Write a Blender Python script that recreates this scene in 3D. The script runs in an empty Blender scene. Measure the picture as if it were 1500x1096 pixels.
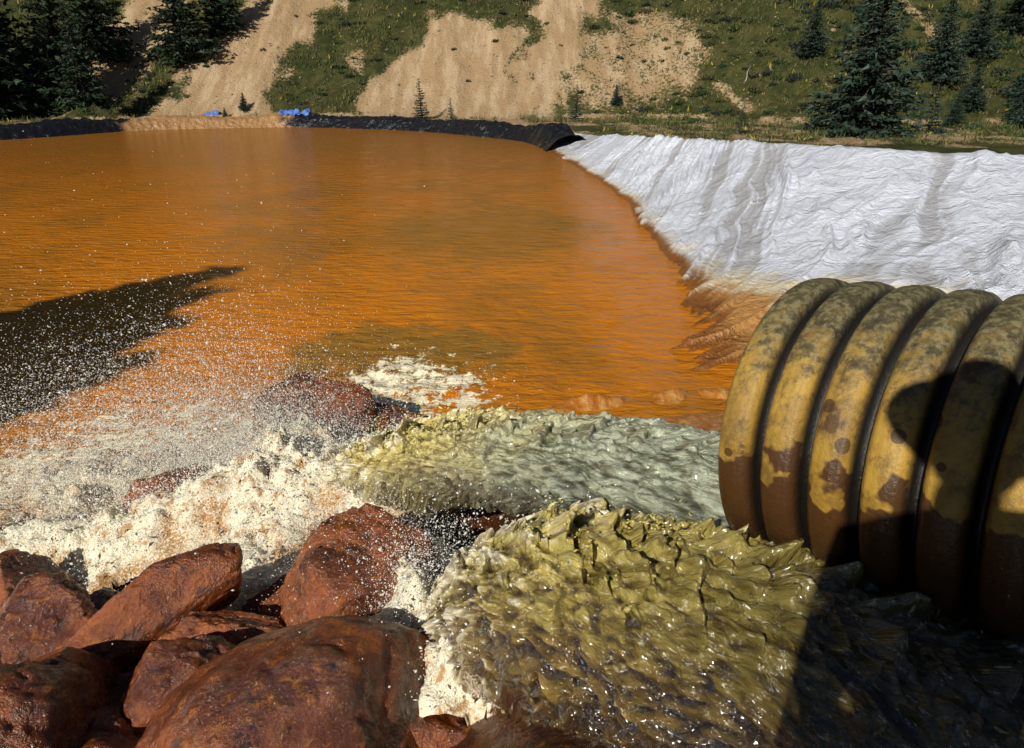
import bpy, bmesh, math, numpy as np
from mathutils import Vector, Matrix
rng=np.random.default_rng(7)
scene=bpy.context.scene
# ------------------------------------------------------------------ noise
_r=np.random.default_rng(3)
PERM=np.concatenate([_r.permutation(256)]*3)
_g=_r.normal(size=(256,3)); GR=_g/np.linalg.norm(_g,axis=1)[:,None]
def pn(x,y,z=0.0):
    x,y,z=np.broadcast_arrays(np.asarray(x,float),np.asarray(y,float),np.asarray(z,float))
    xi=np.floor(x).astype(int);yi=np.floor(y).astype(int);zi=np.floor(z).astype(int)
    xf=x-xi;yf=y-yi;zf=z-zi
    u=xf*xf*xf*(xf*(xf*6-15)+10);v=yf*yf*yf*(yf*(yf*6-15)+10);w=zf*zf*zf*(zf*(zf*6-15)+10)
    def g(a,b,c):
        h=PERM[PERM[PERM[(xi+a)&255]+((yi+b)&255)]+((zi+c)&255)]
        G=GR[h]; return G[...,0]*(xf-a)+G[...,1]*(yf-b)+G[...,2]*(zf-c)
    def L(a,b,t): return a+(b-a)*t
    return 1.5*L(L(L(g(0,0,0),g(1,0,0),u),L(g(0,1,0),g(1,1,0),u),v),L(L(g(0,0,1),g(1,0,1),u),L(g(0,1,1),g(1,1,1),u),v),w)
def fbm(x,y,z=0.0,o=4):
    s=0;a=1.0
    for i in range(o):
        s=s+a*pn(x*2**i+17.3*i,y*2**i+5.1*i,np.asarray(z)*2**i+9.7*i); a*=.5
    return s
def sst(e0,e1,x):
    t=np.clip((x-e0)/(e1-e0),0,1); return t*t*(3-2*t)
# ------------------------------------------------------------------ mesh helpers
def mkmesh(name,v,f,smooth=True,fl=None,col=None,mats=(),midx=None):
    v=np.ascontiguousarray(v,dtype=np.float32); f=np.ascontiguousarray(f,dtype=np.int32)
    me=bpy.data.meshes.new(name); k=f.shape[1]
    me.vertices.add(len(v)); me.vertices.foreach_set('co',v.ravel())
    me.loops.add(f.size); me.loops.foreach_set('vertex_index',f.ravel())
    me.polygons.add(len(f)); me.polygons.foreach_set('loop_start',np.arange(len(f),dtype=np.int32)*k)
    me.update(calc_edges=True)
    me.polygons.foreach_set('use_smooth',np.full(len(f),smooth))
    for m in mats: me.materials.append(m)
    if midx is not None: me.polygons.foreach_set('material_index',np.asarray(midx,dtype=np.int32))
    for n,a in (fl or {}).items():
        at=me.attributes.new(n,'FLOAT','POINT'); at.data.foreach_set('value',np.asarray(a,dtype=np.float32).ravel())
    if col is not None:
        c=np.ones((len(v),4),dtype=np.float32); c[:,:3]=col
        at=me.attributes.new('col','FLOAT_COLOR','POINT'); at.data.foreach_set('color',c.ravel())
    me.validate(); return me
def mkobj(name,me,loc=(0,0,0),rot=(0,0,0),sc=(1,1,1),parent=None):
    o=bpy.data.objects.new(name,me); scene.collection.objects.link(o)
    o.location=loc;o.rotation_euler=rot;o.scale=sc
    if parent: o.parent=parent
    return o
def gridf(nu,nv,wrapv=False):
    i=np.arange(nu-1)[:,None]; j=np.arange(nv if wrapv else nv-1)[None,:]; j2=(j+1)%nv
    return np.stack([i*nv+j,(i+1)*nv+j,(i+1)*nv+j2,i*nv+j2],-1).reshape(-1,4)
def cat(P,t):
    P=np.asarray(P,float); n=len(P); t=np.clip(t,0,n-1-1e-6); i=np.floor(t).astype(int); f=(t-i)[:,None]
    p0=P[np.clip(i-1,0,n-1)];p1=P[i];p2=P[np.clip(i+1,0,n-1)];p3=P[np.clip(i+2,0,n-1)]
    return .5*((2*p1)+(p2-p0)*f+(2*p0-5*p1+4*p2-p3)*f*f+(3*p1-p0-3*p2+p3)*f**3)
def polysd(px,py,poly):
    poly=np.asarray(poly,float); d=np.full(px.shape,1e9); ins=np.zeros(px.shape,bool); n=len(poly)
    for i in range(n):
        a=poly[i];b=poly[(i+1)%n];e=b-a
        t=np.clip(((px-a[0])*e[0]+(py-a[1])*e[1])/(e@e+1e-12),0,1)
        d=np.minimum(d,np.hypot(px-a[0]-t*e[0],py-a[1]-t*e[1]))
        c=((a[1]>py)!=(b[1]>py))&(px<(b[0]-a[0])*(py-a[1])/(b[1]-a[1]+1e-12)+a[0]); ins^=c
    return np.where(ins,-d,d)
def lerp(a,b,t): return np.asarray(a)*(1-t[...,None])+np.asarray(b)*t[...,None]
# ------------------------------------------------------------------ material helpers
def newmat(name):
    m=bpy.data.materials.new(name); m.use_nodes=True; return m,m.node_tree,m.node_tree.nodes['Principled BSDF']
def nd(nt,t,ins=None,**pr):
    n=nt.nodes.new(t)
    for k,v in pr.items(): setattr(n,k,v)
    for k,v in (ins or {}).items():
        if isinstance(v,bpy.types.NodeSocket): nt.links.new(v,n.inputs[k])
        else: n.inputs[k].default_value=v
    return n
def pos(nt): return nd(nt,'ShaderNodeNewGeometry').outputs['Position']
def obco(nt): return nd(nt,'ShaderNodeTexCoord').outputs['Object']
def scl(nt,v,s): return nd(nt,'ShaderNodeVectorMath',{0:v,1:s},operation='MULTIPLY').outputs[0]
def noi(nt,v,s,d=4,r=.55,dist=0): return nd(nt,'ShaderNodeTexNoise',{'Vector':v,'Scale':s,'Detail':d,'Roughness':r,'Distortion':dist}).outputs['Fac']
def mr(nt,v,a,b,c=0.,d=1.): return nd(nt,'ShaderNodeMapRange',{'Value':v,'From Min':a,'From Max':b,'To Min':c,'To Max':d},interpolation_type='SMOOTHSTEP').outputs['Result']
def ma(nt,op,a,b=0.,c=0.): return nd(nt,'ShaderNodeMath',{0:a,1:b,2:c},operation=op).outputs[0]
def mx(nt,f,a,b):
    def c(q): return (*q,1) if isinstance(q,tuple) and len(q)==3 else q
    return nd(nt,'ShaderNodeMix',{0:f,6:c(a),7:c(b)},data_type='RGBA').outputs[2]
def att(nt,n): return nd(nt,'ShaderNodeAttribute',attribute_name=n)
def bump(nt,h,s,d,nrm=None):
    i={'Height':h,'Strength':s,'Distance':d}
    if nrm is not None: i['Normal']=nrm
    return nd(nt,'ShaderNodeBump',i).outputs['Normal']
def setb(nt,b,col=None,rough=None,nrm=None,**k):
    for key,v in (('Base Color',col),('Roughness',rough),('Normal',nrm),*k.items()):
        if v is None: continue
        s=b.inputs[key]
        if isinstance(v,bpy.types.NodeSocket): nt.links.new(v,s)
        elif isinstance(v,tuple): s.default_value=(*v,1) if len(v)==3 else v
        else: s.default_value=v
# ------------------------------------------------------------------ camera / light
cam=bpy.data.cameras.new('camera'); co=bpy.data.objects.new('camera',cam); scene.collection.objects.link(co)
cam.lens=24; cam.sensor_width=36; cam.clip_end=900; cam.clip_start=.02
co.location=(0,0,2.6); co.rotation_euler=(math.radians(90-23.7),0,0); scene.camera=co
EL,AZ=math.radians(34),math.radians(29)
sd=Vector((math.sin(AZ)*math.cos(EL),math.cos(AZ)*math.cos(EL),-math.sin(EL)))
sun=bpy.data.lights.new('sun','SUN'); sun.energy=5.0; sun.angle=math.radians(.5); sun.color=(1,.95,.87)
so=bpy.data.objects.new('sun',sun); scene.collection.objects.link(so); so.rotation_euler=sd.to_track_quat('-Z','Y').to_euler(); so.location=(-5,-8,12)
w=bpy.data.worlds.new('World'); scene.world=w; w.use_nodes=True
sk=w.node_tree.nodes.new('ShaderNodeTexSky'); sk.sky_type='NISHITA'; sk.sun_disc=False; sk.sun_elevation=EL; sk.sun_rotation=math.radians(209); sk.altitude=3000
w.node_tree.links.new(sk.outputs[0],w.node_tree.nodes['Background'].inputs[0]); w.node_tree.nodes['Background'].inputs[1].default_value=.05
scene.view_settings.view_transform='Standard'; scene.view_settings.look='None'; scene.view_settings.exposure=0
# ------------------------------------------------------------------ layout curves
FAR=[(-46,6),(-38,16),(-30,24),(-22,31.2),(-19,36.2),(-15,38.2),(-11,38.8),(-5.1,36.3),(-1.6,33),(.3,30.6),(1.0,28.2),(1.26,26.3)]
SH=[(.9,28.5),(1.3,26.3),(2.2,20),(2.5,16),(2.4,12),(2.4,9.5),(2.2,8),(1.9,6.8),(1.85,5.8),(1.7,4.8),(1.6,3.6)]
CR=[(2.0,30,.45),(3.2,26.5,.6),(3.75,20,1.08),(4.3,16.8,1.3),(4.9,14.5,1.45),(5.8,12,1.58),(7.4,10.4,1.62),(9.5,8.2,1.7),(10,5.5,1.75),(9,3.4,1.75),(7,1.5,1.75)]
pond=FAR+SH[1:9]+[(1.8,0),(-46,-1)]
SOIL=[[(-20.8,.2),(-13.9,.2),(-14.3,1.85),(-13.6,4.5),(-12.6,7.2),(-11,14),(-17,14),(-18.1,7.2),(-18.3,4.95),(-19.8,3.1),(-19.6,1.5)],
[(-28,.2),(-22.8,.9),(-22.6,4.5),(-22.0,7.2),(-20,12),(-24,12),(-25.8,7.2),(-26.8,4.1),(-27.5,1.85)],
[(-8.6,1.3),(-6.9,3.3),(-5.2,5.9),(-2.25,6.0),(.6,5.1),(.3,2.5),(-.6,.2),(-7.8,.2)],
[(1.9,7.2),(2.0,14),(5.4,14),(4.9,7.2),(4.6,4.5),(3.6,2.5),(2.2,.2),(-1.1,.2),(.5,2.9),(1.8,4.95)],
[(4.9,5.2),(10.5,6.0),(11.8,4.1),(9.8,1.65),(7,.9),(3.6,.6),(3.6,2.6)]]
def terr(x,y):
    x=np.asarray(x,float);y=np.asarray(y,float)
    d=polysd(x,y,pond)
    z=np.interp(d,[-1,0,1.5,4],[-.8,-.4,.0,.35])
    toe=41-5.5*sst(7,17,x)+.8*pn(x*.12,3.3)
    h=np.maximum(0,y-toe)
    hill=np.where(y>toe,.55*(h-1.2*(1-np.exp(-h/1.2)))+.12*h,0)
    z=z+hill
    m=sst(0,3,h)
    z=z+m*(.35*pn(x*.35,y*.12)+.16*pn(x*1.1,y*.3,2.)+.06*fbm(x*2,y*1.4,5.,3))
    z=z+.7*np.exp(-((x+22.3)/1.6)**2-((y-38.8)/1.0)**2)+.35*np.exp(-((x+13.5)/2.0)**2-((y-40)/.8)**2)
    z=z+.04*fbm(x*1.3,y*1.3,1.,3)*sst(.5,2,d)
    return z
def soilmask(x,y,z):
    s=np.zeros(x.shape)
    wx=x+1.1*fbm(x*.45,z*.5,3.,5); wz=z+.6*fbm(x*.6,z*.6,8.,4)
    for i,p in enumerate(SOIL):
        sdv=polysd(wx,wz,p); s=np.maximum(s,sst(.9,-.6,sdv)*(.66 if i==4 else 1))
    s=np.maximum(s,.65*sst(.75,.45,z)*sst(0.3,-.2,fbm(x*.4,y*.4,2.)))
    s=s+.22*fbm(x*.9,y*.7,6.,4)*(s>.03)
    s=np.maximum(s,.62*sst(.25,.75,fbm(x*.35+.2*z,y*.25,15.,4)))
    return np.clip(s,0,1)*(y>24)
# ------------------------------------------------------------------ materials
m_terr,nt,b=newmat('hillside_soil_and_grass')
P=pos(nt); so_=att(nt,'soil').outputs['Fac']
n1=noi(nt,P,.9,5,.65); n2=noi(nt,P,6,5,.7); n3=noi(nt,P,25,3,.6)
soilc=mx(nt,n2,(.56,.38,.20),(.36,.235,.12)); soilc=mx(nt,mr(nt,noi(nt,scl(nt,P,(1.4,.25,.25)),1.2,5,.6),.45,.65),soilc,(.60,.44,.26))
soilc=mx(nt,mr(nt,n3,.58,.7,0,.7),soilc,(.22,.15,.08))
gr=mx(nt,mr(nt,n1,.4,.62),(.035,.050,.013),(.10,.10,.03)); gr=mx(nt,mr(nt,n2,.46,.66),gr,(.06,.045,.022))
gr=mx(nt,mr(nt,n3,.6,.72,0,.7),gr,(.18,.135,.06))
ms=mr(nt,ma(nt,'ADD',so_,ma(nt,'MULTIPLY',ma(nt,'SUBTRACT',n2,.5),2.2)),.3,.7)
setb(nt,b,mx(nt,ms,gr,soilc),.95,bump(nt,ma(nt,'ADD',n2,ma(nt,'MULTIPLY',n3,.5)),.9,.2),**{'Specular IOR Level':.1})

m_water,nt,b=newmat('turbid_orange_water')
P=pos(nt); Yw=nd(nt,'ShaderNodeSeparateXYZ',{0:P}).outputs[1]
base=mx(nt,mr(nt,Yw,7,28),(.54,.172,.006),(.30,.105,.007))
base=mx(nt,mr(nt,noi(nt,scl(nt,P,(.6,.4,1)),.55,4,.6),.42,.66,0,.85),base,(.27,.11,.009))
def dist(c,sc):
    q=nd(nt,'ShaderNodeVectorMath',{0:P,1:c},operation='SUBTRACT').outputs[0]
    q=scl(nt,q,sc); return nd(nt,'ShaderNodeVectorMath',{0:q},operation='LENGTH').outputs['Value']
wn=noi(nt,P,2.2,4,.65)
wob=ma(nt,'MULTIPLY',ma(nt,'SUBTRACT',wn,.5),1.5)
boil=mr(nt,ma(nt,'ADD',dist((-1.1,6.4,0),(.72,.9,1)),wob),1.0,.6)
base=mx(nt,ma(nt,'MULTIPLY',boil,.7),base,(.16,.11,.02))
far=mr(nt,ma(nt,'ADD',dist((-.6,12.5,0),(.4,.26,1)),wob),1.1,.3)
base=mx(nt,ma(nt,'MULTIPLY',far,.6),base,(.20,.11,.010))
fo=mr(nt,ma(nt,'ADD',dist((-.95,5.65,0),(.8,.85,1)),wob),.95,.3)
fine=noi(nt,scl(nt,P,(1.3,1,1)),8,6,.78)
near=mr(nt,ma(nt,'ADD',dist((-2.6,4.2,0),(.42,.6,1)),wob),1.1,.2)
fo=ma(nt,'MAXIMUM',fo,near)
foam=mr(nt,ma(nt,'ADD',fine,ma(nt,'MULTIPLY',fo,.24)),.66,.74)
foam=ma(nt,'MULTIPLY',foam,mr(nt,fo,0,.15))
base=mx(nt,foam,base,(.88,.80,.55))
rip=ma(nt,'ADD',noi(nt,scl(nt,P,(1.0,2.4,1)),2.8,3,.55),ma(nt,'MULTIPLY',noi(nt,scl(nt,P,(1,1.9,1)),11,3,.55),.3))
setb(nt,b,base,mr(nt,foam,0,1,.12,.5),bump(nt,rip,.7,.085),IOR=1.33,**{'Specular IOR Level':.4})

m_liner,nt,b=newmat('white_liner_plastic')
P=pos(nt); sx=nd(nt,'ShaderNodeSeparateXYZ',{0:P}); X,Y,Z=sx.outputs
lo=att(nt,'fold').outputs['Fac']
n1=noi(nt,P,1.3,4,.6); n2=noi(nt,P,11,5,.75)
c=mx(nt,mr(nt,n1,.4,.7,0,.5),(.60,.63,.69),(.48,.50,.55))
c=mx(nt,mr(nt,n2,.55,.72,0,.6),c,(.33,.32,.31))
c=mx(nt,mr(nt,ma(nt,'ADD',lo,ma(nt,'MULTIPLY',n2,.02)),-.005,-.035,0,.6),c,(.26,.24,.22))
hw=ma(nt,'ADD',Z,ma(nt,'MULTIPLY',ma(nt,'SUBTRACT',noi(nt,P,3.2,5,.7),.5),.4))
yb=mr(nt,Y,9.8,6.6,-.04,.36)
st1=mr(nt,ma(nt,'SUBTRACT',hw,yb),.24,.0); c=mx(nt,ma(nt,'MULTIPLY',st1,.8),c,(.60,.48,.25))
st2=mr(nt,ma(nt,'SUBTRACT',hw,ma(nt,'MULTIPLY',yb,.7)),.06,-.04); c=mx(nt,ma(nt,'MULTIPLY',st2,.9),c,(.45,.20,.04))
st3=mr(nt,Z,.085,.025); c=mx(nt,st3,c,(.22,.08,.015))
setb(nt,b,c,.36,bump(nt,ma(nt,'ADD',noi(nt,P,2.4,5,.62,.6),ma(nt,'MULTIPLY',n2,.15)),.85,.16))

m_black,nt,b=newmat('black_liner_plastic')
P=pos(nt); sx=nd(nt,'ShaderNodeSeparateXYZ',{0:P}); X=sx.outputs[0]
tan=ma(nt,'MULTIPLY',mr(nt,ma(nt,'ADD',X,ma(nt,'MULTIPLY',noi(nt,P,1.5,4),2)),-18.6,-18.1),mr(nt,ma(nt,'ADD',X,ma(nt,'MULTIPLY',noi(nt,P,1.7,4),3)),-10.2,-11.0))
c=mx(nt,mr(nt,noi(nt,P,4,5,.7),.58,.72),(.009,.009,.011),(.07,.065,.06)); c=mx(nt,tan,c,(.36,.20,.08))
setb(nt,b,c,.25,bump(nt,noi(nt,P,4,5,.6),.9,.14))

m_bank,nt,b=newmat('iron_stained_bank')
P=pos(nt); shv=att(nt,'shore').outputs['Fac']
n1=noi(nt,P,3,5,.65); n2=noi(nt,P,18,5,.7)
c=mx(nt,mr(nt,n1,.35,.65),(.02,.009,.005),(.09,.028,.008)); c=mx(nt,mr(nt,n2,.55,.7,0,.6),c,(.20,.07,.012))
oc=mx(nt,mr(nt,noi(nt,scl(nt,P,(3,1,1)),4,5,.7),.4,.65),(.38,.12,.012),(.50,.26,.07))
c=mx(nt,shv,c,oc)
setb(nt,b,c,.16,bump(nt,ma(nt,'ADD',n1,ma(nt,'MULTIPLY',n2,.4)),.8,.06))

m_rock,nt,b=newmat('iron_stained_rock')
P=pos(nt); n1=noi(nt,P,3.2,5,.6); n2=noi(nt,P,19,6,.72); n3=noi(nt,P,80,3,.6)
c=mx(nt,mr(nt,n1,.38,.64),(.10,.022,.006),(.29,.070,.009)); c=mx(nt,mr(nt,n2,.5,.68,0,.75),c,(.40,.13,.014))
c=mx(nt,mr(nt,noi(nt,P,8,5,.75),.52,.64,0,.85),c,(.035,.011,.006)); c=mx(nt,mr(nt,n3,.62,.72,0,.6),c,(.42,.18,.05))
setb(nt,b,c,mr(nt,n1,.35,.65,.08,.36),bump(nt,ma(nt,'ADD',n2,ma(nt,'ADD',ma(nt,'MULTIPLY',n1,1.2),ma(nt,'MULTIPLY',n3,.3))),.8,.032),**{'Specular IOR Level':.9})

m_pipe,nt,b=newmat('corrugated_pipe_plastic')
O=obco(nt); hz=att(nt,'hz').outputs['Fac']
n1=noi(nt,O,7,5,.7); n2=noi(nt,O,55,4,.7); n4=noi(nt,O,22,5,.75)
top=mx(nt,mr(nt,n2,.42,.6),(.075,.062,.026),(.19,.165,.08)); top=mx(nt,mr(nt,n4,.5,.62,0,.8),top,(.04,.03,.014))
mid=mx(nt,mr(nt,n1,.35,.68),(.40,.24,.035),(.22,.125,.02)); mid=mx(nt,mr(nt,n4,.46,.66,0,.7),mid,(.12,.07,.016))
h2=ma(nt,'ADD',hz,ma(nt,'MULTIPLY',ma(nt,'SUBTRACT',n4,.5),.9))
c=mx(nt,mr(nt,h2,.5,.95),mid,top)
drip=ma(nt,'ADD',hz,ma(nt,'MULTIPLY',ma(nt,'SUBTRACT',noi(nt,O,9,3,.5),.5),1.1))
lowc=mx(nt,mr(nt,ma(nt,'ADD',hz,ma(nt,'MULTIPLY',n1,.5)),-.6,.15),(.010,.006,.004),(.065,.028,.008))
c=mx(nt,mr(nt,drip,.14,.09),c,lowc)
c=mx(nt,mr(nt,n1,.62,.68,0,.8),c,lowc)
vv=nd(nt,'ShaderNodeTexVoronoi',{'Vector':O,'Scale':13.,'Randomness':1.}); 
sz=nd(nt,'ShaderNodeSeparateColor',{0:vv.outputs['Color']}).outputs[0]
spot=ma(nt,'LESS_THAN',vv.outputs['Distance'],ma(nt,'MULTIPLY',ma(nt,'SUBTRACT',sz,.3),.40))
spot=ma(nt,'MULTIPLY',spot,mr(nt,hz,.85,.65)); c=mx(nt,ma(nt,'MULTIPLY',spot,.85),c,(.06,.028,.008))
gv=att(nt,'groove').outputs['Fac']; c=mx(nt,mr(nt,gv,.66,.84),c,(.010,.008,.006))
setb(nt,b,c,mr(nt,h2,-.2,.5,.25,.6),bump(nt,ma(nt,'ADD',n2,n4),.5,.006))

m_jet,nt,b=newmat('rushing_mine_water')
cA=att(nt,'col').outputs['Color']; fu=att(nt,'fu').outputs['Fac']; fv=att(nt,'fv').outputs['Fac']; tr=att(nt,'clear').outputs['Fac']
C=nd(nt,'ShaderNodeCombineXYZ',{0:fu,1:fv}).outputs[0]
a1=noi(nt,scl(nt,C,(1,3.0,1)),13,4,.62,.5); a2=noi(nt,scl(nt,C,(1,2.0,1)),48,3,.6)
c=mx(nt,mr(nt,a1,.54,.38,0,.75),cA,scl(nt,cA,(.25,.19,.13))); c=mx(nt,mr(nt,a1,.57,.70,0,.6),c,scl(nt,cA,(1.7,1.7,1.8)))
c=mx(nt,mr(nt,ma(nt,'ADD',a2,ma(nt,'MULTIPLY',a1,.5)),.87,.96,0,.6),c,(.78,.73,.53))  # pale flecks: froth, and whitish glints painted into the colour
setb(nt,b,c,.08,bump(nt,ma(nt,'ADD',a1,ma(nt,'MULTIPLY',a2,.5)),.9,.028),IOR=1.33); nt.links.new(tr,b.inputs['Transmission Weight'])
b.inputs['Specular IOR Level'].default_value=1.
b.inputs['Coat Weight'].default_value=.7; b.inputs['Coat Roughness'].default_value=.13
m_lig,nt,b=newmat('water_beads')
setb(nt,b,att(nt,'col').outputs['Color'],.06,IOR=1.33); b.inputs['Transmission Weight'].default_value=.5; b.inputs['Specular IOR Level'].default_value=1.
m_foam,nt,b=newmat('churning_foam')
P=pos(nt); c=att(nt,'col').outputs['Color']; n=noi(nt,P,11,6,.8); n2=noi(nt,P,90,3,.7)
c=mx(nt,mr(nt,n2,.46,.58,0,.8),c,(.98,.95,.82)); c=mx(nt,mr(nt,n,.50,.39,0,.85),c,(.42,.18,.025))
setb(nt,b,c,.3,bump(nt,ma(nt,'ADD',n,ma(nt,'MULTIPLY',n2,.6)),.8,.03))
m_drop,nt,b=newmat('water_droplets'); setb(nt,b,(.97,.95,.88),.15,IOR=1.33)
tl=nd(nt,'ShaderNodeBsdfTranslucent',{'Color':(.97,.94,.84,1)}); ms_=nd(nt,'ShaderNodeMixShader',{0:.4,1:b.outputs[0],2:tl.outputs[0]}); nt.links.new(ms_.outputs[0],nt.nodes['Material Output'].inputs[0])
m_bark,nt,b=newmat('bark'); setb(nt,b,mx(nt,noi(nt,obco(nt),12,4),(.06,.04,.025),(.13,.10,.07)),.9)
def folmat(name):
    m,nt,b=newmat(name); setb(nt,b,att(nt,'col').outputs['Color'],.6); b.inputs['Specular IOR Level'].default_value=.25; return m
m_needle=folmat('spruce_needles'); m_grass=folmat('grass_blades'); m_stone=folmat('loose_stones')

# ------------------------------------------------------------------ terrain
xs=np.concatenate([np.linspace(-400,-60,18)[:-1],np.linspace(-60,-32,60)[:-1],np.linspace(-32,32,400),np.linspace(32,60,60)[1:],np.linspace(60,400,18)[1:]])
ys_=np.concatenate([np.linspace(-300,-20,12)[:-1],np.linspace(-20,34,90)[:-1],np.linspace(34,58,190),np.linspace(58,110,60)[1:],np.linspace(110,300,12)[1:]])
GX,GY=np.meshgrid(xs,ys_,indexing='ij'); GZ=terr(GX,GY); S=soilmask(GX,GY,GZ)
me=mkmesh('ground',np.stack([GX,GY,GZ],-1).reshape(-1,3),gridf(len(xs),len(ys_)),fl={'soil':S},mats=[m_terr]); mkobj('ground_and_hillside',me)
# ------------------------------------------------------------------ pond water
xs=np.concatenate([np.linspace(-50,-7,60)[:-1],np.linspace(-7,3,260),np.linspace(3,5,8)[1:]])
yy=np.concatenate([np.linspace(1.5,10,260),np.linspace(10,42,120)[1:]])
GX,GY=np.meshgrid(xs,yy,indexing='ij')
fall=np.exp(-np.hypot(GX+1.2,(GY-5.6))/2.2)
GZ=fall*(.035*np.abs(pn(GX*2.2,GY*2.6))+.02*fbm(GX*5,GY*6,1.,3))+.05*np.exp(-((GX+1.0)/.7)**2-((GY-5.8)/.5)**2)*fbm(GX*7,GY*7,2.,3)+.006*fbm(GX*1.5,GY*3,4.,3)
mkobj('pond_water',mkmesh('pond_water',np.stack([GX,GY,GZ],-1).reshape(-1,3),gridf(len(xs),len(yy)),mats=[m_water]))
# ------------------------------------------------------------------ white liner
def resamp(A,B,n,bias=None):
    t=np.linspace(0,len(A)-1,2000); a=cat(A,t); bb=cat(B,t); m=(a[:,:2]+bb[:,:2])/2
    dl=np.hypot(*np.diff(m,axis=0).T); dep=np.maximum(2.,m[1:,1]); cum=np.concatenate([[0],np.cumsum(dl/dep)]); L=np.concatenate([[0],np.cumsum(dl)])
    q=np.linspace(0,cum[-1],n); tt=np.interp(q,cum,t); return cat(A,tt),cat(B,tt),np.interp(tt,t,L)
def rid(n,p=3): return (1-np.minimum(1,np.abs(n)*1.4))**p
nu,nw=1100,260
A,B,L=resamp(SH,CR,nu)
W=np.concatenate([np.linspace(-.18,1,nw-30),np.linspace(1,1.3,31)[1:]])[None,:]
Wc=np.clip(W,0,1)
XX=A[:,0:1]+(B[:,0:1]-A[:,0:1])*W; YY=A[:,1:2]+(B[:,1:2]-A[:,1:2])*W
ZZ=B[:,2:3]*(Wc**1.25); ZZ=np.where(W<0,W*2.2,ZZ); ZZ=ZZ-np.where(W>.93,(W-.93)**2*14*B[:,2:3],0)
wl=W*np.hypot(B[:,0:1]-A[:,0:1],B[:,1:2]-A[:,1:2]); Lc=L[:,None]+.9*wl+1.0*fbm(XX*.33,YY*.33,1.,3)
patch=.3+1.0*sst(-.3,.5,fbm(XX*.4,YY*.4,21.,3))
dz=.10*pn(Lc*.6,wl*.25,1.)+.12*rid(pn(Lc*.85,wl*.22,4.),6)*patch+.075*rid(pn(Lc*1.9+wl*.4,wl*.4,7.),5)*patch+.035*rid(pn(Lc*4.2-wl*1.2,wl*.8,9.),4)*patch+.006*fbm(Lc*7,wl*3.5,2.,3)
dz-=.03
amp=np.interp(Wc,[0,.08,.3,.85,1],[.5,.65,1.,1.,.35])
ZZ=ZZ+dz*amp
ZZ=ZZ-sst(8.5,6.5,YY)*sst(.35,.0,Wc)*.03
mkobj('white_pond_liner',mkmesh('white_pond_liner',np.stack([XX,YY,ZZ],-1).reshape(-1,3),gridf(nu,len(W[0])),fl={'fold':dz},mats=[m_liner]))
# ------------------------------------------------------------------ far black liner berm
t=np.linspace(0,len(FAR)-1,900); C=cat(np.array(FAR),t); T=np.gradient(C,axis=0); T/=np.linalg.norm(T,axis=1)[:,None]; Nn=np.stack([-T[:,1],T[:,0]],-1)
if (Nn[400]@np.array([0,1]))<0: Nn=-Nn
wv=np.linspace(-.6,1.7,34)[None,:]
XX=C[:,0:1]+Nn[:,0:1]*wv; YY=C[:,1:2]+Nn[:,1:2]*wv
ZZ=np.interp(wv,[-.6,0,.5,.9,1.3,1.7],[-.6,0,.42,.54,.46,.1])*(1+.35*pn(t*1.3,2.2))[:,None]+.13*np.abs(fbm(XX*1.6,YY*1.6,1.,4))*(wv>-.2)
tt=t[:,None]; ZZ+=.35*np.exp(-((tt-9.6)/.5)**2)*np.clip(wv,0,.6)*(1+.8*fbm(XX*2,YY*2,4.,3))
mkobj('black_pond_liner',mkmesh('black_pond_liner',np.stack([XX,YY,ZZ],-1).reshape(-1,3),gridf(900,34),mats=[m_black]))
m_blue,nt,b=newmat('blue_tarp_plastic'); setb(nt,b,mx(nt,noi(nt,pos(nt),6,4),(.03,.10,.45),(.15,.25,.5)),.4)
for (x0,x1,y0,hh) in ((-16.6,-15.7,39.2,.2),(-12.6,-11.0,39.75,.3)):
    u_,v_=np.meshgrid(np.linspace(x0,x1,50),np.linspace(0,1,16),indexing='ij')
    zz=.60+hh*np.sin(v_*3.14)*(.6+.9*pn(u_*3,v_*2))+.10*fbm(u_*4,v_*4,1.,3)
    mkobj('blue_tarp',mkmesh('blue_tarp',np.stack([u_,y0+v_*.7-.3,zz],-1).reshape(-1,3),gridf(50,16),mats=[m_blue]))
# ------------------------------------------------------------------ near bank
AX=np.array([-.66,.74,-.13]); AX/=np.linalg.norm(AX); PM=np.array([.775,1.71,1.72])
def bank(x,y):
    x=np.asarray(x,float);y=np.asarray(y,float)
    ysh=np.interp(x,[-7,-2.2,-1.2,-.4,.5,1.8,9],[3.2,3.6,4.4,5.1,5.35,5.6,5.8])+.12*pn(x*1.5,1.1)
    sl=np.interp(x,[-2,0],[.36,.265]); d=ysh-y
    z=np.where(d>0,sl*d,.8*d); z=np.minimum(z,1.4+.02*(z-1.4))
    m=sst(-.9,-.3,x)
    z=z+m*(.06*np.exp(-((d-.08)/.09)**2)*(.6+1.6*pn(x*3.3,y*2)+.8*pn(x*9,y*4))-.13*np.exp(-((d-.45)/.28)**2))
    z=z-.24*sst(.15,-.2,x)*sst(3.2,2.6,y)*sst(.6,1.0,y)
    hx=-AX[:2]/np.linalg.norm(AX[:2]); al=(x-PM[0])*hx[0]+(y-PM[1])*hx[1]; pe=np.abs((x-PM[0])*hx[1]-(y-PM[1])*hx[0])
    pb=1.34+.13*al
    z=np.where(al>.25,z+(np.maximum(z,pb)-z)*sst(1.1,.25,pe)*sst(.25,.7,al),z)
    z=z+.035*fbm(x*2.2,y*2.2,6.,4)+.012*fbm(x*11,y*11,3.,3)
    return z,d
xs=np.linspace(-7,8,420); yy=np.linspace(-5,6.3,330); GX,GY=np.meshgrid(xs,yy,indexing='ij'); GZ,D=bank(GX,GY)
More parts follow.
